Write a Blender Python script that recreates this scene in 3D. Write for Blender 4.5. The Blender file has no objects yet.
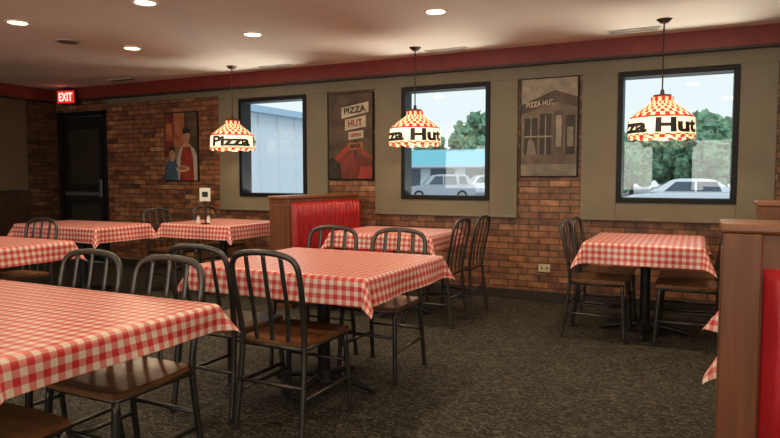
import bpy, bmesh, math, random
from mathutils import Vector, Matrix, noise
random.seed(4)
S=bpy.context.scene
S.view_settings.view_transform='Standard'
S.view_settings.look='None'
COL=S.collection

# ---------------------------------------------------------------- materials
def mat(name,color,rough=0.6,metal=0.0,spec=0.5,emit=None,estr=0.0,noise_amt=0.0,nscale=8,bump=0.0,bscale=60,coat=0.0):
    m=bpy.data.materials.new(name); m.use_nodes=True
    nt=m.node_tree; b=nt.nodes['Principled BSDF']
    b.inputs['Base Color'].default_value=(*color,1); b.inputs['Roughness'].default_value=rough
    b.inputs['Metallic'].default_value=metal; b.inputs['Specular IOR Level'].default_value=spec
    b.inputs['Coat Weight'].default_value=coat
    if emit: b.inputs['Emission Color'].default_value=(*emit,1); b.inputs['Emission Strength'].default_value=estr
    tc=nt.nodes.new('ShaderNodeTexCoord')
    if noise_amt>0:
        n=nt.nodes.new('ShaderNodeTexNoise'); n.inputs['Scale'].default_value=nscale; n.inputs['Detail'].default_value=5
        nt.links.new(tc.outputs['Object'],n.inputs['Vector'])
        r=nt.nodes.new('ShaderNodeValToRGB')
        r.color_ramp.elements[0].position=.3; r.color_ramp.elements[1].position=.7
        r.color_ramp.elements[0].color=(*[c*(1-noise_amt) for c in color],1)
        r.color_ramp.elements[1].color=(*[min(1,c*(1+noise_amt)) for c in color],1)
        nt.links.new(n.outputs['Fac'],r.inputs['Fac']); nt.links.new(r.outputs['Color'],b.inputs['Base Color'])
    if bump>0:
        n2=nt.nodes.new('ShaderNodeTexNoise'); n2.inputs['Scale'].default_value=bscale
        nt.links.new(tc.outputs['Object'],n2.inputs['Vector'])
        bp=nt.nodes.new('ShaderNodeBump'); bp.inputs['Strength'].default_value=bump; bp.inputs['Distance'].default_value=.01
        nt.links.new(n2.outputs['Fac'],bp.inputs['Height']); nt.links.new(bp.outputs['Normal'],b.inputs['Normal'])
    return m

def wood(name,c1,c2,axis='X',rough=.35):
    m=bpy.data.materials.new(name); m.use_nodes=True; nt=m.node_tree; b=nt.nodes['Principled BSDF']
    tc=nt.nodes.new('ShaderNodeTexCoord'); mp=nt.nodes.new('ShaderNodeMapping')
    sc={'X':(2,22,22),'Y':(22,2,22),'Z':(22,22,2)}[axis]
    mp.inputs['Scale'].default_value=sc
    n=nt.nodes.new('ShaderNodeTexNoise'); n.inputs['Scale'].default_value=1.6; n.inputs['Detail'].default_value=7; n.inputs['Distortion'].default_value=.6
    r=nt.nodes.new('ShaderNodeValToRGB'); r.color_ramp.elements[0].position=.32; r.color_ramp.elements[1].position=.68
    r.color_ramp.elements[0].color=(*c1,1); r.color_ramp.elements[1].color=(*c2,1)
    nt.links.new(tc.outputs['Object'],mp.inputs['Vector']); nt.links.new(mp.outputs['Vector'],n.inputs['Vector'])
    nt.links.new(n.outputs['Fac'],r.inputs['Fac']); nt.links.new(r.outputs['Color'],b.inputs['Base Color'])
    b.inputs['Roughness'].default_value=rough
    return m

def brick_mat(name,dark=1.0,axis='X'):
    m=bpy.data.materials.new(name); m.use_nodes=True; nt=m.node_tree; b=nt.nodes['Principled BSDF']; L=nt.links.new
    tc=nt.nodes.new('ShaderNodeTexCoord'); sp=nt.nodes.new('ShaderNodeSeparateXYZ'); cb=nt.nodes.new('ShaderNodeCombineXYZ')
    L(tc.outputs['Object'],sp.inputs[0]); L(sp.outputs[axis],cb.inputs['X']); L(sp.outputs['Z'],cb.inputs['Y'])
    d=dark
    t=nt.nodes.new('ShaderNodeTexBrick'); t.inputs['Scale'].default_value=1
    t.inputs['Brick Width'].default_value=.205; t.inputs['Row Height'].default_value=.064
    t.inputs['Mortar Size'].default_value=.005; t.inputs['Mortar Smooth'].default_value=.3; t.inputs['Bias'].default_value=0
    t.inputs['Color1'].default_value=(0,0,0,1); t.inputs['Color2'].default_value=(1,1,1,1); t.inputs['Mortar'].default_value=(.5,.5,.5,1)
    L(cb.outputs[0],t.inputs['Vector'])
    r=nt.nodes.new('ShaderNodeValToRGB'); e=r.color_ramp.elements
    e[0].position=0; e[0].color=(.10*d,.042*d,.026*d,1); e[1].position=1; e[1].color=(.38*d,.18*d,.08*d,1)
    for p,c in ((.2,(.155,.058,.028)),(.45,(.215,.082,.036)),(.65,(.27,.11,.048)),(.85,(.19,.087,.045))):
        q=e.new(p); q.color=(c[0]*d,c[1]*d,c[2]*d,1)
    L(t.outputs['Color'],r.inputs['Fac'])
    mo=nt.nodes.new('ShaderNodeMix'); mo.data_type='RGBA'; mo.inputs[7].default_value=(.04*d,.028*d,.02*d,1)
    L(t.outputs['Fac'],mo.inputs[0]); L(r.outputs['Color'],mo.inputs[6])
    n=nt.nodes.new('ShaderNodeTexNoise'); n.inputs['Scale'].default_value=11; n.inputs['Detail'].default_value=6; L(cb.outputs[0],n.inputs['Vector'])
    mr=nt.nodes.new('ShaderNodeMapRange'); mr.inputs['From Min'].default_value=.3; mr.inputs['From Max'].default_value=.7
    mr.inputs['To Min'].default_value=.5; mr.inputs['To Max'].default_value=1.4
    L(n.outputs['Fac'],mr.inputs['Value'])
    mx=nt.nodes.new('ShaderNodeMix'); mx.data_type='RGBA'; mx.blend_type='MULTIPLY'; mx.inputs[0].default_value=1
    L(mo.outputs[2],mx.inputs[6]); L(mr.outputs[0],mx.inputs[7]); L(mx.outputs[2],b.inputs['Base Color'])
    bp=nt.nodes.new('ShaderNodeBump'); bp.inputs['Strength'].default_value=.7; bp.inputs['Distance'].default_value=.01; bp.invert=True
    L(t.outputs['Fac'],bp.inputs['Height']); L(bp.outputs['Normal'],b.inputs['Normal'])
    b.inputs['Roughness'].default_value=.5
    return m

def gingham():
    m=bpy.data.materials.new('gingham_vinyl'); m.use_nodes=True; nt=m.node_tree; b=nt.nodes['Principled BSDF']; L=nt.links.new
    uv=nt.nodes.new('ShaderNodeUVMap'); uv.uv_map='UVMap'; sp=nt.nodes.new('ShaderNodeSeparateXYZ'); L(uv.outputs[0],sp.inputs[0])
    out=[]
    for ch in ('X','Y'):
        a=nt.nodes.new('ShaderNodeMath'); a.operation='MULTIPLY'; a.inputs[1].default_value=1/.046; L(sp.outputs[ch],a.inputs[0])
        f=nt.nodes.new('ShaderNodeMath'); f.operation='FRACT'; L(a.outputs[0],f.inputs[0])
        g=nt.nodes.new('ShaderNodeMath'); g.operation='GREATER_THAN'; g.inputs[1].default_value=.5; L(f.outputs[0],g.inputs[0]); out.append(g)
    s=nt.nodes.new('ShaderNodeMath'); s.operation='ADD'; L(out[0].outputs[0],s.inputs[0]); L(out[1].outputs[0],s.inputs[1])
    h=nt.nodes.new('ShaderNodeMath'); h.operation='MULTIPLY'; h.inputs[1].default_value=.5; L(s.outputs[0],h.inputs[0])
    r=nt.nodes.new('ShaderNodeValToRGB'); r.color_ramp.interpolation='CONSTANT'
    r.color_ramp.elements[0].color=(.74,.61,.54,1); r.color_ramp.elements[1].position=.8; r.color_ramp.elements[1].color=(.54,.035,.04,1)
    e=r.color_ramp.elements.new(.3); e.color=(.66,.225,.20,1)
    L(h.outputs[0],r.inputs['Fac']); L(r.outputs['Color'],b.inputs['Base Color'])
    b.inputs['Roughness'].default_value=.33
    return m

def carpet():
    m=bpy.data.materials.new('patterned_carpet'); m.use_nodes=True; nt=m.node_tree; b=nt.nodes['Principled BSDF']; L=nt.links.new
    tc=nt.nodes.new('ShaderNodeTexCoord'); mp=nt.nodes.new('ShaderNodeMapping'); mp.inputs['Scale'].default_value=(1,2.0,1); mp.inputs['Rotation'].default_value=(0,0,.25)
    L(tc.outputs['Object'],mp.inputs[0])
    n=nt.nodes.new('ShaderNodeTexNoise'); n.inputs['Scale'].default_value=18; n.inputs['Detail'].default_value=1.0; n.inputs['Distortion'].default_value=2.8
    L(mp.outputs[0],n.inputs['Vector'])
    r=nt.nodes.new('ShaderNodeValToRGB'); els=r.color_ramp.elements
    els[0].position=.44; els[0].color=(.013,.012,.010,1); els[1].position=.62; els[1].color=(.098,.088,.066,1)
    e=els.new(.53); e.color=(.036,.032,.025,1)
    L(n.outputs['Fac'],r.inputs['Fac'])
    n2=nt.nodes.new('ShaderNodeTexNoise'); n2.inputs['Scale'].default_value=160; L(tc.outputs['Object'],n2.inputs['Vector'])
    mr=nt.nodes.new('ShaderNodeMapRange'); mr.inputs['From Min'].default_value=.3; mr.inputs['From Max'].default_value=.7; mr.inputs['To Min'].default_value=.5; mr.inputs['To Max'].default_value=1.5
    L(n2.outputs['Fac'],mr.inputs['Value'])
    mx=nt.nodes.new('ShaderNodeMix'); mx.data_type='RGBA'; mx.blend_type='MULTIPLY'; mx.inputs[0].default_value=.8
    L(r.outputs['Color'],mx.inputs[6]); L(mr.outputs[0],mx.inputs[7]); L(mx.outputs[2],b.inputs['Base Color'])
    b.inputs['Roughness'].default_value=.8; b.inputs['Specular IOR Level'].default_value=.2
    return m

def glass_mat():
    m=bpy.data.materials.new('window_glass'); m.use_nodes=True; nt=m.node_tree; nt.nodes.clear(); L=nt.links.new
    o=nt.nodes.new('ShaderNodeOutputMaterial'); t=nt.nodes.new('ShaderNodeBsdfTransparent'); g=nt.nodes.new('ShaderNodeBsdfGlossy')
    t.inputs[0].default_value=(.97,1,1,1); g.inputs['Roughness'].default_value=.01
    mx=nt.nodes.new('ShaderNodeMixShader'); mx.inputs[0].default_value=.03
    L(t.outputs[0],mx.inputs[1]); L(g.outputs[0],mx.inputs[2]); L(mx.outputs[0],o.inputs[0]); return m

def shade_mat(name,c,e):
    m=bpy.data.materials.new(name); m.use_nodes=True; nt=m.node_tree; b=nt.nodes['Principled BSDF']; L=nt.links.new
    b.inputs['Base Color'].default_value=(*c,1); b.inputs['Roughness'].default_value=.25
    b.inputs['Emission Color'].default_value=(*c,1); b.inputs['Emission Strength'].default_value=e
    tr=nt.nodes.new('ShaderNodeBsdfTranslucent'); tr.inputs[0].default_value=(*c,1)
    mx=nt.nodes.new('ShaderNodeMixShader'); mx.inputs[0].default_value=.25
    L(b.outputs[0],mx.inputs[1]); L(tr.outputs[0],mx.inputs[2]); L(mx.outputs[0],nt.nodes['Material Output'].inputs[0]); return m

M=dict(
 ceil=mat('ceiling_paint',(.83,.745,.63),.9,noise_amt=.03,nscale=2),
 taupe=mat('taupe_panel_paint',(.165,.142,.096),.6,noise_amt=.05,nscale=5),
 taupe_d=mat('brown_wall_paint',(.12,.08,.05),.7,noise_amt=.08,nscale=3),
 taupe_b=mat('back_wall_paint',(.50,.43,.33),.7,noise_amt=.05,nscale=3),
 wains=wood('dark_wainscot',(.03,.015,.009),(.06,.03,.018),'Z'),
 red_trim=mat('red_trim_paint',(.20,.022,.016),.5,noise_amt=.1),
 darktrim=mat('dark_brown_trim',(.025,.018,.013),.5,noise_amt=.2),
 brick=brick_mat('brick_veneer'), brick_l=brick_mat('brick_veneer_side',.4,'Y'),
 black=mat('black_frame',(.004,.005,.007),.5,spec=.25,noise_amt=.1),
 door=mat('black_door_paint',(.008,.008,.009),.3,noise_amt=.1),
 steel=mat('brushed_steel',(.5,.5,.5),.3,1),
 gun=mat('gunmetal_chair',(.085,.08,.075),.36,.8,noise_amt=.2,nscale=12),
 seatw=wood('chair_seat_wood',(.12,.05,.02),(.22,.095,.038),'X',.28),
 oak=wood('oak_booth',(.12,.036,.011),(.18,.060,.019),'Z',.45),
 oakt=wood('oak_cap',(.17,.06,.020),(.26,.10,.037),'X',.35),
 vinyl=mat('red_vinyl',(.38,.014,.02),.35,noise_amt=.08,bump=.05,bscale=200),
 ging=gingham(), carpet=carpet(), glass=glass_mat(),
 iron=mat('cast_iron_base',(.02,.02,.02),.5,.4,noise_amt=.2),
 lam=mat('laminate_edge',(.12,.06,.03),.4,noise_amt=.2),
 white=mat('white_plastic',(.75,.73,.68),.5,noise_amt=.03),
 beige=mat('beige_plastic',(.50,.42,.28),.5,noise_amt=.03),
 ventm=mat('vent_metal',(.55,.48,.40),.6,noise_amt=.05),
 ventd=mat('vent_slots',(.16,.13,.11),.8,noise_amt=.1),
 bulb=mat('downlight_lens',(1,.85,.6),.4,emit=(1,.80,.48),estr=9),
 exitr=mat('exit_letters',(.9,.05,.04),.4,emit=(1,.35,.3),estr=2.5),
 exitb=mat('exit_face',(.4,.02,.02),.5,emit=(.8,.02,.015),estr=.9),
 sh_r=shade_mat('shade_red_glass',(.48,.025,.02),.14),
 sh_w=shade_mat('shade_cream_glass',(.78,.62,.40),.28),
 sh_b=shade_mat('shade_band_glass',(.95,.84,.60),.55),
 ink=mat('black_lettering',(.006,.006,.006),.5,noise_amt=.1),
 brass=mat('lamp_bronze',(.06,.035,.02),.4,.8,noise_amt=.1),
)

# ---------------------------------------------------------------- mesh builder
class MB:
    def __init__(s,mats): s.bm=bmesh.new(); s.mats=mats
    def idx(s,k): return s.mats.index(k)
    def _add(s,b2,k,mtx=None,smooth=False):
        if mtx: b2.transform(mtx)
        for f in b2.faces: f.material_index=s.idx(k); f.smooth=smooth
        me=bpy.data.meshes.new('t'); b2.to_mesh(me); b2.free(); s.bm.from_mesh(me); bpy.data.meshes.remove(me)
    def box(s,x0,x1,y0,y1,z0,z1,k,bev=0,seg=2,mtx=None):
        b=bmesh.new(); bmesh.ops.create_cube(b,size=1)
        for v in b.verts: v.co=Vector(((x0+x1)/2+v.co.x*(x1-x0),(y0+y1)/2+v.co.y*(y1-y0),(z0+z1)/2+v.co.z*(z1-z0)))
        if bev>0: bmesh.ops.bevel(b,geom=b.edges[:],offset=bev,segments=seg,affect='EDGES',profile=.5)
        s._add(b,k,mtx)
    def cyl(s,x,y,z0,z1,r0,k,r1=None,n=24,mtx=None):
        b=bmesh.new(); bmesh.ops.create_cone(b,cap_ends=True,segments=n,radius1=r0,radius2=r0 if r1 is None else r1,depth=z1-z0)
        bmesh.ops.translate(b,verts=b.verts[:],vec=(x,y,(z0+z1)/2)); 
        s._add(b,k,mtx,False)
    def tube(s,pts,r,k,r2=None,n=8,res=5,side=Vector((1,0,0)),closed=False):
        P=[Vector(p) for p in pts]
        if res>1 and len(P)>2:
            Q=[]; m=len(P)
            for i in range(m-1):
                p0=P[max(i-1,0)];p1=P[i];p2=P[i+1];p3=P[min(i+2,m-1)]
                for j in range(res):
                    t=j/res
                    Q.append(.5*((2*p1)+(p2-p0)*t+(2*p0-5*p1+4*p2-p3)*t*t+(3*p1-p0-3*p2+p3)*t**3))
            Q.append(P[-1]); P=Q
        b=bmesh.new(); rings=[]; r2=r2 or r; nrm=None
        for i,p in enumerate(P):
            t=(P[min(i+1,len(P)-1)]-P[max(i-1,0)]).normalized()
            if nrm is None:
                nrm=side-t*side.dot(t)
                if nrm.length<.01: nrm=Vector((0,1,0))-t*t.y
            nrm=(nrm-t*nrm.dot(t)).normalized(); bi=t.cross(nrm)
            rings.append([b.verts.new(p+nrm*math.cos(a)*r+bi*math.sin(a)*r2) for a in [2*math.pi*q/n for q in range(n)]])
        for i in range(len(rings)-1):
            for q in range(n): b.faces.new((rings[i][q],rings[i][(q+1)%n],rings[i+1][(q+1)%n],rings[i+1][q]))
        b.faces.new(rings[0][::-1]); b.faces.new(rings[-1])
        s._add(b,k,smooth=True)
    def poly(s,verts,k):
        b=bmesh.new(); b.faces.new([b.verts.new(v) for v in verts]); s._add(b,k)
    def mesh(s,name):
        bmesh.ops.recalc_face_normals(s.bm,faces=s.bm.faces[:])
        me=bpy.data.meshes.new(name); s.bm.to_mesh(me); s.bm.free()
        for k in s.mats: me.materials.append(M[k])
        return me
    def obj(s,name,loc=(0,0,0),rot=0,parent=None):
        return mkobj(name,s.mesh(name),loc,rot,parent)
def mkobj(name,me,loc=(0,0,0),rot=0,parent=None):
    o=bpy.data.objects.new(name,me); COL.objects.link(o); o.location=loc; o.rotation_euler=(0,0,rot)
    if parent: o.parent=parent
    return o

CH=2.54; WY=6.35; LX=-8.7; RX=3.4; BY=-4.2
# ---------------------------------------------------------------- room shell
b=MB(['carpet']); b.box(LX-.2,RX+.2,BY-.2,WY+.2,-.1,0,'carpet'); b.obj('floor')
b=MB(['ceil']); b.box(LX-.2,RX+.2,BY-.2,WY+.2,CH,CH+.1,'ceil'); b.obj('ceiling')
WC=[-4.69,-2.445,-.20]; WZ0,WZ1=1.01,2.22; HW=.5
DX0,DX1=-8.62,-7.6
b=MB(['brick'])
b.box(DX1,RX+.2,WY,WY+.2,0,WZ0,'brick'); b.box(DX1,RX+.2,WY,WY+.2,WZ1,CH,'brick')
b.box(LX-.2,DX0,WY,WY+.2,0,CH,'brick'); b.box(DX0,DX1,WY,WY+.2,2.21,CH,'brick')
xs=[DX1]+[v for c in WC for v in (c-HW,c+HW)]+[RX+.2]
for i in range(0,len(xs),2): b.box(xs[i],xs[i+1],WY,WY+.2,WZ0,WZ1,'brick')
b.obj('wall_window_side')
b=MB(['taupe_d','wains','brick_l','red_trim','darktrim'])
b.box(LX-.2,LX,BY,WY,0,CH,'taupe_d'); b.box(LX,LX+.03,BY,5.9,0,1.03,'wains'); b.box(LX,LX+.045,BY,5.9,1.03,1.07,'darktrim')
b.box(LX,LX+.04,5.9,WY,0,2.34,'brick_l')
b.obj('wall_left')
b=MB(['taupe_b']); 
b.box(RX,RX+.2,BY,WY,0,CH,'taupe_b'); b.obj('wall_right')
b=MB(['taupe_b']); 
b.box(LX-.2,RX+.2,BY-.2,BY,0,.9,'taupe_b'); b.box(LX-.2,RX+.2,BY-.2,BY,2.2,CH,'taupe_b')
bx=[-8.9,-6.6,-4.2,-3.4,-1.0,-.2,2.2,3.6]
for i in range(0,8,2): b.box(bx[i],bx[i+1],BY-.2,BY,.9,2.2,'taupe_b')
b.obj('wall_back')
b=MB(['red_trim','darktrim'])
b.box(LX,RX,WY-.075,WY,2.375,CH,'red_trim'); b.box(LX,RX,WY-.09,WY,2.35,2.375,'darktrim',.004)
b.obj('trim_1')
b=MB(['red_trim','darktrim'])
b.box(LX,LX+.075,BY,WY-.09,2.375,CH,'red_trim'); b.box(LX,LX+.09,BY,WY-.09,2.35,2.375,'darktrim',.004)
b.obj('trim_2')
b=MB(['taupe'])
y0=WY-.035
b.box(-5.52,1.7,WY-.03,WY,2.23,2.35,'taupe'); b.box(-7.55,-5.52,WY-.025,WY,2.28,2.35,'taupe')
for c in WC:
    c2=c-.02; h=.81
    b.box(c2-h,c-HW,y0,WY,.85,2.23,'taupe',.006); b.box(c+HW,c2+h,y0,WY,.85,2.23,'taupe',.006)
    b.box(c-HW,c+HW,y0,WY,.85,WZ0,'taupe'); b.box(c2-h-.01,c2+h+.01,y0-.012,WY,.835,.86,'taupe',.004)
b.obj('trim_3')
b=MB(['darktrim']); b.box(-7.55,RX,WY-.02,WY,0,.1,'darktrim',.004); b.obj('baseboard_window_side')
b=MB(['darktrim']); b.box(LX+.03,LX+.05,BY,5.9,0,.1,'darktrim',.004); b.obj('baseboard_left')
for i,c in enumerate(WC):
    b=MB(['black','glass','darktrim'])
    t=.045; ya=WY-.05; yb=WY+.14
    b.box(c-HW,c-HW+t,ya,yb,WZ0,WZ1,'black',.004); b.box(c+HW-t,c+HW,ya,yb,WZ0,WZ1,'black',.004)
    b.box(c-HW+t,c+HW-t,ya,yb,WZ0,WZ0+t,'black',.004); b.box(c-HW+t,c+HW-t,ya,yb,WZ1-t,WZ1,'black',.004)
    b.box(c-HW+t,c+HW-t,WY+.07,WY+.076,WZ0+t,WZ1-t,'glass')
    b.obj('window_%d'%(i+1))
for i,(x0,x1) in enumerate([(-6.6,-4.2),(-3.4,-1.0),(-.2,2.2)]):
    b=MB(['black','glass']); 
    b.box(x0,x0+.05,BY-.12,BY,.9,2.2,'black'); b.box(x1-.05,x1,BY-.12,BY,.9,2.2,'black')
    b.box(x0+.05,x1-.05,BY-.12,BY,.9,.95,'black'); b.box(x0+.05,x1-.05,BY-.12,BY,2.15,2.2,'black')
    b.box((x0+x1)/2-.02,(x0+x1)/2+.02,BY-.12,BY,.95,2.15,'black'); b.obj('window_%d'%(i+4))
b=MB(['door','black','steel','darktrim'])
dx0,dx1=DX0+.003,DX1-.003
b.box(dx0,dx0+.06,WY-.03,WY+.15,0,2.205,'black',.005); b.box(dx1-.06,dx1,WY-.03,WY+.15,0,2.205,'black',.005); b.box(dx0,dx1,WY-.03,WY+.15,2.14,2.205,'black',.005)
b.box(dx0+.065,dx1-.065,WY+.03,WY+.08,.02,2.135,'door',.004)
for (za,zb) in ((.25,.85),(1.15,1.95)):
    b.box(dx0+.2,dx1-.2,WY+.022,WY+.03,za,zb,'darktrim',.003)
b.box(dx0+.12,dx1-.12,WY-.02,WY+.02,.98,1.04,'steel',.008)
b.box(dx1-.16,dx1-.10,WY-.025,WY+.03,.96,1.22,'steel',.006)
b.obj('door_1')
b=MB(['beige','ink']); b.box(-1.43,-1.31,WY-.015,WY-.002,.295,.375,'beige',.004)
for xx in (-1.40,-1.35):
    b.box(xx,xx+.014,WY-.017,WY-.013,.325,.345,'ink')
b.obj('wall_outlet')

def text_mesh(txt,width,height,offset=.02,extr=.0):
    cu=bpy.data.curves.new('txt','FONT'); cu.body=txt; cu.size=1; cu.offset=offset; cu.extrude=extr; cu.resolution_u=4
    o=bpy.data.objects.new('txttmp',cu); COL.objects.link(o); bpy.context.view_layer.update()
    dg=bpy.context.evaluated_depsgraph_get(); me=bpy.data.meshes.new_from_object(o.evaluated_get(dg))
    bpy.data.objects.remove(o); 
    X=[v.co.x for v in me.vertices]; Y=[v.co.y for v in me.vertices]
    x0,x1,yy0,yy1=min(X),max(X),min(Y),max(Y)
    for v in me.vertices:
        v.co.x=((v.co.x-x0)/(x1-x0)-.5)*width; v.co.y=((v.co.y-yy0)/(yy1-yy0)-.5)*height
    return me
b=MB(['exitb','white','black']); b.box(-.15,.15,-.02,.02,-.10,.10,'black',.006); b.box(-.138,.138,-.024,-.019,-.088,.088,'exitb'); b.box(-.03,.03,-.02,.02,.10,.135,'black')
ex=b.obj('exit_sign',(-8.19,6.18,2.40),.25)
t=text_mesh('EXIT',.22,.12,.03,.02); t.materials.append(M['exitr'])
for v in t.vertices: v.co=Vector((v.co.x,-.027-v.co.z*.1,v.co.y))
mkobj('letters',t,parent=ex)

def downlight(x,y,power=13):
    b=MB(['white','bulb']); n=28
    b.cyl(0,0,-.006,-.001,.072,'bulb')
    for i in range(n):
        a0=2*math.pi*i/n; a1=2*math.pi*(i+1)/n
        f=lambda r,a,z:(r*math.cos(a),r*math.sin(a),z)
        b.poly([f(.072,a0,-.006),f(.072,a1,-.006),f(.085,a1,-.012),f(.085,a0,-.012)],'white')
        b.poly([f(.085,a0,-.012),f(.085,a1,-.012),f(.095,a1,-.001),f(.095,a0,-.001)],'white')
    o=b.obj('recessed_downlight',(x,y,CH))
    l=bpy.data.lights.new('downlight_lamp','AREA'); l.shape='DISK'; l.size=.14; l.energy=power; l.color=(1,.79,.52)
    lo=bpy.data.objects.new('lamp',l); COL.objects.link(lo); lo.parent=o; lo.location=(0,0,-.02)
for x,y in [(-5.15,3.45),(-3.72,3.48),(-5.13,4.62),(-3.66,4.66),(-1.88,4.66),(-.1,4.66),(1.7,4.66),(-1.9,3.2),(-.1,3.2),(-5.15,1.3),(-3.3,1.3),(-1.5,1.3),(.4,1.3),(2.2,1.3),
            (-5.1,-1.5),(-2,-1.5),(1,-1.5)]:
    downlight(x,y)
for x,y in [(-.55,6.0),(-2.33,6.08),(-4.45,6.08),(-6.85,6.0)]:
    b=MB(['ventm','ventd']); b.box(-.22,.22,-.055,.055,-.012,0,'ventm',.003)
    for j in range(3): b.box(-.2,.2,-.035+j*.028,-.02+j*.028,-.0135,-.011,'ventd')
    b.obj('ceiling_vent',(x,y,CH))
b=MB(['ventm','ventd']); b.cyl(0,0,-.012,0,.11,'ventm'); b.cyl(0,0,-.014,-.012,.085,'ventd'); b.obj('ceiling_speaker',(-5.42,4.12,CH))

# ---------------------------------------------------------------- pendant lamps
def pendant(x,y,word,shift):
    root=bpy.data.objects.new('pendant_lamp',None); COL.objects.link(root); root.location=(x,y,1.57)
    b=MB(['sh_r','sh_w','sh_b','brass','bulb']); n=40
    def ring(r,z,scal=0):
        return [b.bm.verts.new((r*math.cos(2*math.pi*i/n),r*math.sin(2*math.pi*i/n),z-(scal*abs(math.sin(math.pi*i/4)) if scal else 0))) for i in range(n)]
    def skin(A,B,fn):
        for i in range(n):
            f=b.bm.faces.new((A[i],A[(i+1)%n],B[(i+1)%n],B[i])); f.material_index=b.idx(fn(i)); f.smooth=False
    prof=[(.085,.30),(.115,.276),(.148,.252),(.180,.228),(.212,.202),(.244,.174)]
    R=[ring(*p) for p in prof]
    for j in range(len(R)-1): skin(R[j],R[j+1],lambda i,j=j:'sh_r' if (i+j)%2 else 'sh_w')
    rb=[ring(.250,.168),ring(.251,.160),ring(.262,.028),ring(.262,.018),ring(.256,.008,.018)]
    skin(R[-1],rb[0],lambda i:'sh_r'); skin(rb[0],rb[1],lambda i:'sh_r'); skin(rb[1],rb[2],lambda i:'sh_b'); skin(rb[2],rb[3],lambda i:'sh_r' if i%2 else 'sh_w'); skin(rb[3],rb[4],lambda i:'sh_r' if (i+1)%2 else 'sh_w')
    c0=ring(.085,.30); c1=ring(.088,.335); c2=ring(.065,.345); skin(c0,c1,lambda i:'sh_r' if (i//2)%2 else 'sh_w'); skin(c1,c2,lambda i:'sh_r')
    b.cyl(0,0,.343,.354,.07,'brass'); b.cyl(0,0,.354,.40,.02,'brass',.012)
    b.cyl(0,0,.40,CH-1.57-.03,.006,'brass',n=10)
    b.cyl(0,0,CH-1.57-.03,CH-1.57,.03,'brass',.062)
    b.cyl(0,0,.27,.345,.022,'brass')
    s=bmesh.new(); bmesh.ops.create_uvsphere(s,u_segments=16,v_segments=10,radius=.035); bmesh.ops.translate(s,verts=s.verts[:],vec=(0,0,.235)); b._add(s,'bulb',smooth=True)
    b.obj('shade',parent=root)
    phi=math.atan2(-y,-x)
    for (wd,wid,off,sh) in ((word,.90,0,shift),):
        me=text_mesh(wd,wid,.120,.048); me.materials.append(M['ink'])
        bm=bmesh.new(); bm.from_mesh(me)
        for q in range(2):
            bmesh.ops.subdivide_edges(bm,edges=[e for e in bm.edges if abs(e.verts[0].co.x-e.verts[1].co.x)>.02],cuts=1); bmesh.ops.triangulate(bm,faces=bm.faces[:])
        for v in bm.verts:
            a=phi+off+(v.co.x-sh)/.262; z=.094+v.co.y; rr=.251+(.160-z)/.132*.011+.007
            v.co=Vector((rr*math.cos(a),rr*math.sin(a),z))
        bm.to_mesh(me); bm.free(); mkobj('lettering',me,parent=root)
    l=bpy.data.lights.new('pendant_bulb','POINT'); l.energy=10; l.color=(1,.78,.50); l.shadow_soft_size=.04
    lo=bpy.data.objects.new('bulb_light',l); COL.objects.link(lo); lo.parent=root; lo.location=(0,0,.12)
pendant(-.29,5.72,'Pizza Hut',.125); pendant(-2.58,5.85,'Pizza Hut',.125); pendant(-4.93,5.88,'Pizza Hut',-.19)

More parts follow.
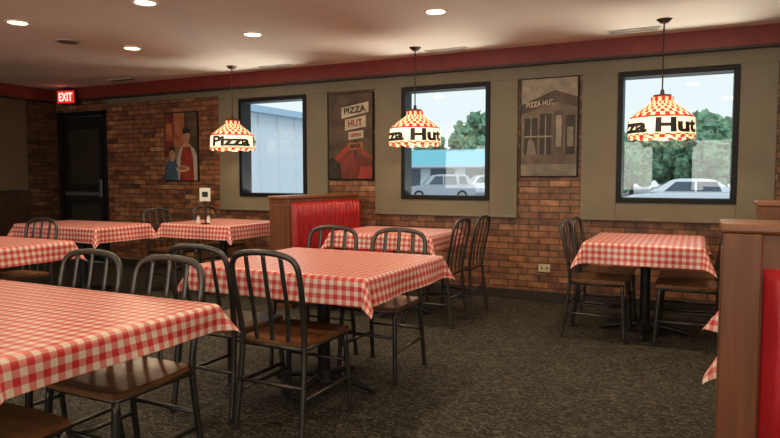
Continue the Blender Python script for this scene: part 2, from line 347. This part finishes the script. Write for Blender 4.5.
# ---------------------------------------------------------------- chair
def chair_mesh():
    b=MB(['gun','seatw'])
    bk=[(-.195,-.05,.0),(-.188,-.02,.22),(-.182,.0,.45),(-.19,-.02,.62),(-.195,-.05,.77),(-.180,-.064,.845),(-.125,-.072,.880),(0,-.075,.892)]
    full=bk+[(-p[0],p[1],p[2]) for p in bk[-2::-1]]
    b.tube(full,.0155,'gun',.0125,res=5,n=10)
    for x,zt in ((-.1,.878),(0,.886),(.1,.878)):
        b.tube([(x*.9,.0,.43),(x,-.015,.60),(x*1.02,-.048,.76),(x,-.07,zt)],.0135,'gun',.005,res=4,n=8)
    b.tube([(-.182,0,.43),(.182,0,.43)],.012,'gun',res=1,side=Vector((0,1,0)))
    for sx in (-1,1):
        b.tube([(sx*.18,.385,.43),(sx*.19,.40,.2),(sx*.197,.41,0)],.0145,'gun',res=4)
        b.tube([(sx*.183,.0,.43),(sx*.183,.39,.43)],.012,'gun',res=1)
        b.tube([(sx*.187,-.03,.19),(sx*.192,.40,.19)],.010,'gun',res=1)
        b.cyl(sx*.197,.41,0,.015,.018,'gun',n=12); b.cyl(sx*.195,-.05,0,.015,.018,'gun',n=12)
    b.tube([(-.183,.385,.43),(.183,.385,.43)],.012,'gun',res=1,side=Vector((0,1,0)))
    b.tube([(-.192,.40,.28),(.192,.40,.28)],.010,'gun',res=1,side=Vector((0,1,0)))
    b.tube([(-.188,-.025,.25),(.188,-.025,.25)],.010,'gun',res=1,side=Vector((0,1,0)))
    s=bmesh.new(); N=14; W=.21; D=.215
    def pt(u,v,top):
        x=u*W*(1-.04*(1-v)) ; y=v*D
        k=.13; x*=math.sqrt(1-k*v*v*.9); y*=math.sqrt(1-k*u*u*.9)
        z=.462-.010*(1-u*u)*(1-v*v) if top else .438
        return (x,y+.205,z)
    T=[[s.verts.new(pt(-1+2*i/N,-1+2*j/N,True)) for j in range(N+1)] for i in range(N+1)]
    B=[[s.verts.new(pt(-1+2*i/N,-1+2*j/N,False)) for j in range(N+1)] for i in range(N+1)]
    for i in range(N):
        for j in range(N):
            s.faces.new((T[i][j],T[i+1][j],T[i+1][j+1],T[i][j+1])); s.faces.new((B[i][j],B[i][j+1],B[i+1][j+1],B[i+1][j]))
        for G in ((i,0,i+1,0),(i,N,i+1,N),(0,i,0,i+1),(N,i,N,i+1)):
            s.faces.new((T[G[0]][G[1]],T[G[2]][G[3]],B[G[2]][G[3]],B[G[0]][G[1]]))
    bmesh.ops.recalc_face_normals(s,faces=s.faces[:])
    bmesh.ops.bevel(s,geom=[e for e in s.edges if len(e.link_faces)==2 and e.calc_face_angle()>1.0],offset=.005,segments=2,affect='EDGES')
    b._add(s,'seatw',smooth=False)
    return b.mesh('dining_chair')
CM=chair_mesh()
def chair(x,y,face):
    mkobj('dining_chair',CM,(x,y,0),math.radians(face))

# ---------------------------------------------------------------- tables + cloth
def cloth_mesh(a,bb,d,seed=0,cf=.40):
    st=.02; nx=int(round((a+2*d)/st)); ny=int(round((bb+2*d)/st))
    bm=bmesh.new(); uvl=bm.loops.layers.uv.new('UVMap'); G=[];UV={}
    rnd=random.Random(seed); ph=rnd.random()*6
    for i in range(nx+1):
        row=[]
        for j in range(ny+1):
            s=-(a/2+d)+i*(a+2*d)/nx; t=-(bb/2+d)+j*(bb+2*d)/ny
            ex=max(abs(s)-a/2,0); ey=max(abs(t)-bb/2,0); r=math.hypot(ex,ey)
            x=max(-a/2,min(a/2,s)); y=max(-bb/2,min(bb/2,t)); z=0
            if r>0:
                dx=ex/r*(1 if s>0 else -1); dy=ey/r*(1 if t>0 else -1)
                corner=(2*abs(dx*dy))**1.2
                per=(s*1.0 if ey>ex else t)
                fl=.10+cf*corner+ .10*math.sin(per*11+ph)*min(1,r/.08)*(1-corner)
                rc=.02
                if r<rc*1.57: th=r/rc; h=rc*math.sin(th); z=-(rc-rc*math.cos(th))
                else: h=rc+(r-rc*1.57)*fl; z=-rc-(r-rc*1.57)*math.sqrt(max(.1,1-fl*fl))
                x+=dx*h; y+=dy*h
            v=bm.verts.new((x,y,z)); UV[v]=(s+10.4,t+10.4); row.append(v)
        G.append(row)
    for i in range(nx):
        for j in range(ny):
            f=bm.faces.new((G[i][j],G[i+1][j],G[i+1][j+1],G[i][j+1])); f.smooth=True
            for l in f.loops: l[uvl].uv=UV[l.vert]
    me=bpy.data.meshes.new('tablecloth'); bm.to_mesh(me); bm.free(); me.materials.append(M['ging']); return me
def table(x0,x1,y0,y1,d=.15,seed=0,cf=.40):
    cx,cy=(x0+x1)/2,(y0+y1)/2; a=x1-x0-.04; c=y1-y0-.04
    b=MB(['lam','iron'])
    b.box(-a/2,a/2,-c/2,c/2,.725,.753,'lam',.004)
    b.box(-.2,.2,-.2,.2,.71,.725,'iron'); b.cyl(0,0,.05,.71,.038,'iron'); b.cyl(0,0,.04,.10,.07,'iron',.04)
    for q in range(4):
        an=q*math.pi/2
        dx,dy=math.cos(an),math.sin(an)
        b.tube([(dx*.03,dy*.03,.07),(dx*.18,dy*.18,.05),(dx*.33,dy*.33,.022)],.022,'iron',.018,res=4)
        b.cyl(dx*.33,dy*.33,0,.03,.02,'iron',n=12)
    b.obj('dining_table',(cx,cy,0))
    mkobj('checkered_tablecloth',cloth_mesh(a+.006,c+.006,d,seed,cf),(cx,cy,.756))
table(-3.15,-1.65,1.0,1.885,.115,1,.5)
table(-2.55,-1.42,2.64,3.68,.15,2)
table(-5.7,-4.33,2.4,3.3,.15,3)
table(-6.55,-5.28,4.25,4.95,.17,4)
table(-5.2,-4.25,5.0,5.9,.16,5)
table(-3.0,-2.0,4.87,5.65,.15,6)
table(-.78,.06,4.9,5.9,.17,7)
table(.125,1.1,2.38,2.98,.18,8,.52)
for c in [(-1.83,2.45,0),(-2.29,2.50,0),(-2.32,3.76,180),(-1.80,3.76,180),
          (-2.06,1.96,180),(-2.56,1.97,180),(-2.0,.93,0),(-2.55,.93,0),
          (-4.98,3.42,180),
          (-5.42,5.22,-90),(-5.36,5.92,-90),
          (-1.84,5.02,90),(-1.80,5.47,90),
          (-.88,5.16,-90),(-.88,5.65,-90),(.15,5.16,90),(.15,5.65,90)]:
    chair(*c)

# ---------------------------------------------------------------- booths
def channels(b,x0,x1,z0,z1,y,thick,k,step=.075,axis=0):
    s=bmesh.new(); n=max(1,int(round((x1-x0)/step))); sub=8; rows=[0,.03,.09,.3,.7,.92,.98,1]
    cols=n*sub; G=[]
    for i in range(cols+1):
        f=(i%sub)/sub; bulge=.45+.55*math.sqrt(max(0,math.sin(math.pi*f))) if i%sub else .45
        e=min(i,cols-i)/sub; bulge*=min(1,.15+e*2) if e<.5 else 1
        col=[]
        for q in rows:
            end=min(q,1-q); g=math.sqrt(min(1,end/.09)) 
            col.append(s.verts.new((x0+(x1-x0)*i/cols,y-thick*bulge*g,z0+(z1-z0)*q)))
        G.append(col)
    for i in range(cols):
        for j in range(len(rows)-1):
            s.faces.new((G[i][j],G[i+1][j],G[i+1][j+1],G[i][j+1]))
    b._add(s,k,smooth=True)
def booth(name,loc,rot,L,ht,T=.17,stile=.11,ctop=.19):
    b=MB(['oak','oakt','vinyl','darktrim'])
    b.box(0,L,0,T,0,ht-.03,'oak',.006); b.box(-.012,L+.012,-.015,T+.015,ht-.03,ht,'oakt',.008)
    b.box(-.006,stile,-.02,0.0,.0,ht-.031,'oak',.004)
    b.box(-.006,.006,.02,T-.02,.06,ht-.08,'oak',.003)
    channels(b,stile+.005,L-.02,.47,ht-ctop,0,.07,'vinyl',.078)
    b.box(stile+.005,L-.02,-.50,-.002,.34,.47,'vinyl',.035,4)
    b.box(stile+.03,L-.05,-.45,0,.08,.34,'oak'); b.box(stile+.05,L-.07,-.42,0,0,.08,'darktrim')
    b.obj(name,loc,rot)
booth('restaurant_booth',(.075,2.09,0),0,1.7,1.11,ctop=.13,stile=.095)
booth('restaurant_booth',(.29,3.82,0),0,1.5,1.12)
booth('restaurant_booth',(-3.47,4.9,0),math.radians(90),1.36,1.07,T=.21,stile=.03,ctop=.06)

# ---------------------------------------------------------------- posters
def pm(n,c,a=.25,s=12): 
    M[n]=mat(n,c,.45,noise_amt=a,nscale=s,spec=.3); return n
pm('p_sepia',(.13,.095,.065),.45,5); pm('p_grey',(.18,.15,.115),.3,9); pm('p_dark',(.03,.022,.018),.5); pm('p_light',(.27,.23,.18),.25); pm('p_red',(.25,.035,.025),.4,7)
pm('p_brown',(.08,.05,.035),.5,6); pm('p_skin',(.36,.19,.12),.2); pm('p_orange',(.32,.11,.05),.3); pm('p_cream',(.50,.42,.31),.2); pm('p_maroon',(.14,.03,.022),.4,5)
pm('p_tan',(.20,.11,.07),.4,5); pm('p_blue',(.05,.08,.13),.4,5); pm('p_wht',(.36,.31,.26),.1)
PM=['p_sepia','p_grey','p_dark','p_light','p_red','p_brown','p_skin','p_orange','p_cream','p_maroon','p_tan','p_blue','p_wht','black']
def poster(x0,x1,z0,z1,base,shapes,texts=(),name='framed_poster'):
    y=WY-.004
    b=MB(PM); b.box(x0,x1,y-.026,y,z0,z1,'black',.004); yy=y-.027; b.box(x0+.012,x1-.012,yy-.001,yy,z0+.012,z1-.012,base)
    w=x1-x0-.024;h=z1-z0-.024
    for k,(pts,m) in enumerate(shapes):
        yk=yy-.0012-.0002*k
        b.poly([(x0+.012+p[0]*w,yk,z0+.012+p[1]*h) for p in pts],m)
    o=b.obj(name)
    for (txt,cx,cz,tw,th,m,rot) in texts:
        me=text_mesh(txt,tw*w,th*h,.02); me.materials.append(M[m])
        for v in me.vertices:
            X,Z=v.co.x,v.co.y; v.co=Vector((x0+.012+cx*w+X*math.cos(rot)-Z*math.sin(rot),yy-.009,z0+.012+cz*h+X*math.sin(rot)+Z*math.cos(rot)))
        mkobj('print_text',me,parent=o)
R=lambda a,b_,c,d:[(a,c),(b_,c),(b_,d),(a,d)]
def ell(cx,cy,rx,ry,n=18): return [(cx+rx*math.cos(2*math.pi*i/n),cy+ry*math.sin(2*math.pi*i/n)) for i in range(n)]
sh=[([(0,.70),(.62,.86),(1,.80),(1,1),(0,1)],'p_light'),([(0,.64),(0,.74),(.6,.88),(1,.80),(1,.70),(.6,.76)],'p_brown'),([(0,.10),(0,.64),(.6,.76),(1,.70),(1,.10)],'p_sepia'),
    (R(0,1,0,.12),'p_grey'),(R(.06,.30,.22,.60),'p_dark'),(R(.34,.55,.22,.64),'p_dark'),(R(.60,.76,.12,.66),'p_brown'),(R(.80,.97,.22,.62),'p_dark')]
for x in (.18,.445): sh.append((R(x-.008,x+.008,.22,.62),'p_light'))
sh+= [(R(.06,.55,.40,.415),'p_light'),(R(.63,.73,.3,.62),'p_light'),([(.10,.22),(.28,.22),(.24,.36),(.13,.38)],'p_grey'),(R(.83,.94,.3,.5),'p_grey')]
poster(-1.63,-1.06,1.25,2.23,'p_grey',sh,[('PIZZA HUT',.34,.745,.5,.055,'p_cream',.10)])
poster(-3.89,-3.30,1.22,2.21,'p_brown',[(R(0,1,.45,1),'p_brown'),([(0,.12),(.5,.34),(1,.20),(1,.0),(0,0)],'p_maroon'),([(.0,.10),(.5,.36),(1,.22),(1,.27),(.5,.44),(0,.18)],'p_red'),
   (R(.60,.64,.25,.9),'p_dark'),([(.30,.71),(.92,.78),(.92,.90),(.30,.84)],'p_cream'),([(.38,.57),(.86,.61),(.86,.74),(.38,.70)],'p_cream'),([(.46,.46),(.80,.48),(.80,.57),(.46,.55)],'p_cream'),
   ([(.46,.34),(.8,.35),(.8,.43),(.46,.42)],'p_orange'),([(.0,.0),(.3,.0),(.26,.18),(.1,.26),(0,.22)],'p_dark'),([(.68,0),(1,0),(1,.14),(.75,.15)],'p_red')],
   [('PIZZA',.61,.81,.50,.075,'p_dark',.11),('HUT',.62,.655,.32,.08,'p_red',.08),('OPEN',.63,.515,.24,.045,'p_red',.06),('BEER',.63,.385,.24,.045,'p_dark',.03)])
poster(-6.47,-5.88,1.20,2.11,'p_tan',[(R(0,.3,.35,1),'p_maroon'),(R(.3,.62,.5,1),'p_orange'),(R(.62,1,.4,1),'p_brown'),(R(.05,.25,.6,.85),'p_orange'),
   ([(.36,.0),(1,.0),(1,.34),(.92,.46),(.78,.53),(.60,.53),(.46,.46),(.38,.30)],'p_wht'),([(.46,.0),(.90,.0),(.88,.34),(.80,.50),(.58,.50),(.50,.34)],'p_red'),
   ([(.62,.49),(.76,.49),(.75,.58),(.63,.58)],'p_skin'),(ell(.69,.65,.105,.095),'p_skin'),([(.575,.68),(.58,.76),(.69,.80),(.80,.76),(.81,.68),(.72,.70)],'p_dark'),
   (ell(.655,.655,.012,.008),'p_dark'),(ell(.725,.655,.012,.008),'p_dark'),([(.655,.605),(.725,.605),(.71,.592),(.67,.592)],'p_maroon'),
   ([(.0,.0),(.42,.0),(.42,.20),(.34,.30),(.12,.30),(.02,.2)],'p_blue'),([(.19,.28),(.28,.28),(.28,.33),(.19,.33)],'p_skin'),(ell(.235,.40,.095,.085),'p_skin'),([(.135,.40),(.14,.48),(.235,.52),(.33,.48),(.335,.40),(.28,.45),(.19,.45)],'p_dark'),
   (ell(.205,.395,.011,.007),'p_dark'),(ell(.265,.395,.011,.007),'p_dark'),(ell(.56,.17,.2,.045),'p_cream'),(ell(.56,.178,.16,.032),'p_orange')])
poster(.66,1.24,1.25,2.23,'p_sepia',[(R(.1,.9,.1,.5),'p_dark'),(R(0,1,.7,1),'p_brown'),(R(.2,.5,.2,.45),'p_light')])

b=MB(['steel','white','ink','vinyl'])
b.cyl(0,0,0,.012,.045,'ink'); b.cyl(0,0,.012,.25,.006,'ink',n=8); b.box(-.055,.055,-.005,.005,.24,.38,'white',.002)
b.box(-.03,.03,-.007,-.004,.285,.34,'ink')
b.obj('table_card_stand',(-4.64,5.08,.757),.6)
for x,y in ((-4.85,5.2),(-4.78,5.28)):
    b=MB(['white','steel']); b.cyl(0,0,0,.06,.02,'white',.017,16); b.cyl(0,0,.06,.078,.018,'steel',.012,16); b.obj('condiment_shaker',(x,y,.757))

# ---------------------------------------------------------------- exterior
M['asphalt']=mat('asphalt',(.28,.30,.32),.9,noise_amt=.2,nscale=3)
M['siding']=mat('pale_blue_siding',(.72,.82,.89),.6,noise_amt=.04)
M['siding2']=mat('blue_fascia',(.42,.60,.78),.5,noise_amt=.05)
M['teal']=mat('teal_roof',(.14,.46,.54),.5,noise_amt=.08)
M['wallw']=mat('storefront_wall',(.70,.76,.79),.7,noise_amt=.05)
M['leaf']=mat('leaves',(.15,.29,.18),.8,noise_amt=.45,nscale=1.5)
M['bark']=mat('bark',(.08,.06,.045),.9,noise_amt=.3)
M['carglass']=mat('car_glass',(.06,.09,.12),.1,noise_amt=.1)
M['silver']=mat('silver_paint',(.34,.38,.44),.3,.3,noise_amt=.02,coat=.5)
M['wpaint']=mat('white_paint',(.66,.71,.76),.3,.0,noise_amt=.02,coat=.5)
M['tyre']=mat('tyre',(.02,.02,.02),.8,noise_amt=.1)
M['tail']=mat('tail_light',(.5,.03,.02),.3,noise_amt=.1)
GZ=-.22
b=MB(['asphalt']); b.box(-90,70,WY+.25,110,GZ-.3,GZ,'asphalt'); b.obj('parking_lot_ground')
b=MB(['siding','siding2','wallw','carglass'])
b.box(-24,-12,12.5,24,GZ,3.2,'siding'); b.box(-24.2,-11.8,12.3,24.2,3.2,3.4,'siding2')
for k in range(12): b.box(-12.0,-11.95,12.6+k*.95,12.68+k*.95,GZ,3.2,'wallw')
b.box(-12,-11.93,20.2,21.2,GZ,1.95,'siding2'); b.obj('metal_siding_building')
b=MB(['wallw','teal','carglass','siding2'])
b.box(-46,-18,62,72,GZ,3.0,'wallw'); 
b.poly([(-46.5,61,2.6),(-17.5,61,2.6),(-17.5,64,4.3),(-46.5,64,4.3)],'teal'); b.box(-46.5,-17.5,64,72,2.9,4.2,'teal'); b.box(-46.5,-17.5,60.95,61.1,2.35,2.65,'siding2')
for k in range(7): b.box(-45+k*3.9,-42.3+k*3.9,61.9,62,.3,2.2,'carglass')
b.obj('storefront_building')
def car(name,loc,rot,paint,suv):
    b=MB([paint,'carglass','tyre','steel','tail']); L=4.5; H=1.68 if suv else 1.42; bl=.98 if suv else .88
    if suv: body=[(-2.2,.35),(-2.25,.65),(-2.2,bl),(-1.9,bl+.03),(.95,bl+.02),(1.9,.88),(2.2,.72),(2.25,.4),(2.1,.28),(-2.0,.28)]; top=[(-2.1,bl),(-1.75,H-.06),(-1.4,H),(.1,H),(.5,H-.06),(1.15,bl)]
    else: body=[(-2.25,.35),(-2.3,.7),(-2.2,bl+.02),(-1.6,bl+.02),(.95,bl),(1.9,.76),(2.2,.62),(2.25,.38),(2.1,.25),(-2.0,.25)]; top=[(-1.8,bl),(-1.1,H-.06),(-.8,H),(.1,H),(.4,H-.05),(1.25,bl)]
    def ext(pr,w0,w1,k,zs):
        s=bmesh.new(); za,zb=min(p[1] for p in pr),max(p[1] for p in pr)
        w=lambda z:w0+(w1-w0)*(z-za)/(zb-za)
        A=[s.verts.new((p[0],-w(p[1]),p[1])) for p in pr]; B=[s.verts.new((p[0],w(p[1]),p[1])) for p in pr]; n=len(pr)
        s.faces.new(A); s.faces.new(B[::-1])
        for i in range(n): s.faces.new((A[i],B[i],B[(i+1)%n],A[(i+1)%n]))
        bmesh.ops.recalc_face_normals(s,faces=s.faces[:]); bmesh.ops.bevel(s,geom=s.edges[:],offset=.035,segments=2,affect='EDGES'); b._add(s,k)
    ext(body,.92,.86,paint,0); ext(top,.84,.66,paint,0)
    for sy in (-1,1):
        for (xa,xb) in (((-1.75,-1.2),(-1.12,-.25),(-.17,.75)) if suv else ((-1.3,-.45),(-.37,.7))):
            zt=H-.12; zb=bl+.05; w=lambda z:.84+(.66-.84)*(z-bl)/(H-bl)+.006
            sh0=.15 if xa<-1.1 else 0.0; sh1=.42 if xb>.6 else 0
            b.poly([(xa,sy*w(zb),zb),(xb,sy*w(zb),zb),(xb-sh1,sy*w(zt),zt),(xa+sh0,sy*w(zt),zt)],'carglass')
        b.box(-2.24,-2.1,sy*.7-.12,sy*.7+.12,.68,.85,'tail')
        b.box(2.08,2.22,sy*.65-.14,sy*.65+.14,.58,.68,'steel')
    b.poly([(1.12,-.68,bl+.06),(1.12,.68,bl+.06),(.56,.58,H-.09),(.56,-.58,H-.09)],'carglass')
    for x in (-1.38,1.38):
        for sy in (-1,1):
            m=Matrix.Translation((x,sy*.82,.33))@Matrix.Rotation(math.pi/2,4,'X')
            b.cyl(0,0,-.11,.11,.33,'tyre',mtx=m,n=24); b.cyl(0,0,-.12,.12,.2,'steel',mtx=m,n=16)
    b.obj(name,loc,rot)
car('parked_suv',(-15.2,38.5,GZ+.02),math.radians(205),'silver',True)
car('parked_car',(-12.9,47.5,GZ+.02),math.radians(225),'wpaint',False)
car('parked_suv',(-17.2,53.5,GZ+.02),math.radians(215),'wpaint',True)
car('parked_car',(-.55,27.5,GZ+.02),math.radians(184),'wpaint',False)
# trees
def tree_mesh(seed,conifer):
    rnd=random.Random(seed); b=MB(['leaf','bark']); b.cyl(0,0,0,3.5,.22,'bark',.12,10)
    for i in range(75):
        s=bmesh.new(); 
        if conifer:
            h=rnd.random()**1.2; rr=(1-h)*1.9; an=rnd.random()*6.28; c=Vector((math.cos(an)*rr*rnd.random(),math.sin(an)*rr*rnd.random(),1.0+h*7.2)); rad=.30+.6*(1-h)
        else:
            v=Vector((rnd.gauss(0,1),rnd.gauss(0,1),rnd.gauss(0,1))).normalized()*rnd.random()**.4; c=Vector((v.x*2.3,v.y*2.3,3.4+v.z*3.0)); rad=.40+rnd.random()*.45
        bmesh.ops.create_icosphere(s,subdivisions=3,radius=rad)
        for v in s.verts:
            n=noise.noise((v.co+c)*3.2)*.55+noise.noise((v.co+c)*9)*.5
            v.co=v.co*(1+n)+c
        b._add(s,'leaf')
    return b.mesh('tree')
TM=[tree_mesh(1,False),tree_mesh(2,True),tree_mesh(3,False)]
rt=random.Random(9)
def tree(x,y,k,sc,nm):
    o=mkobj(nm,TM[k],(x,y,GZ),rt.random()*6); o.scale=(sc,sc,sc)
for x,y,k,sc in [(-33,80,0,1.05),(-27,81,0,1.45),(-19.5,80,2,1.4),(-30,90,2,1.3),(-22.5,91,0,1.5),
                 (-10.5,56,0,.9),(-5.0,56,2,.86),(.3,56,0,.95),(5.9,56,2,1.05),(-7.7,64,2,.9),(-2.3,64,0,.95),(3.3,64,2,1.05)]:
    tree(x,y,k,sc,'leafy_tree')

# ---------------------------------------------------------------- light
w=bpy.data.worlds.new('overcast_sky'); S.world=w; w.use_nodes=True; nt=w.node_tree; bg=nt.nodes['Background']
tc=nt.nodes.new('ShaderNodeTexCoord'); sp=nt.nodes.new('ShaderNodeSeparateXYZ'); r=nt.nodes.new('ShaderNodeValToRGB')
r.color_ramp.elements[0].position=0; r.color_ramp.elements[0].color=(.90,.96,.98,1); r.color_ramp.elements[1].position=.6; r.color_ramp.elements[1].color=(.80,.90,1,1)
nt.links.new(tc.outputs['Generated'],sp.inputs[0]); nt.links.new(sp.outputs['Z'],r.inputs['Fac']); nt.links.new(r.outputs['Color'],bg.inputs['Color'])
bg.inputs['Strength'].default_value=1.05
sun=bpy.data.lights.new('sun','SUN'); sun.energy=1.3; sun.angle=.3; so=bpy.data.objects.new('sun',sun); COL.objects.link(so); so.rotation_euler=(math.radians(40),0,math.radians(35))
def area(name,loc,rot,sx,sy,e,c):
    l=bpy.data.lights.new(name,'AREA'); l.shape='RECTANGLE'; l.size=sx; l.size_y=sy; l.energy=e; l.color=c
    o=bpy.data.objects.new(name,l); COL.objects.link(o); o.location=loc; o.rotation_euler=rot
for x in (-5.4,-2.2,1.0):
    area('added_back_fill',(x,BY+.01,1.55),(math.radians(90),0,0),2.3,1.2,54,(1,.92,.79))  # added fill lamps at the unseen back wall, brightening room and ceiling
for c in WC:
    area('added_ceiling_fill',(c,WY+.85,.62),(math.radians(-138),0,0),1.1,.6,62,(1,.94,.83))  # added lamps hidden below the sills, aimed up to brighten the ceiling

cam=bpy.data.cameras.new('camera'); cam.sensor_width=36; cam.lens=29.08; cam.clip_end=500
co=bpy.data.objects.new('camera',cam); COL.objects.link(co); co.location=(0,0,1.24); co.rotation_euler=(math.radians(90-3.72),0,math.radians(26.05)); S.camera=co
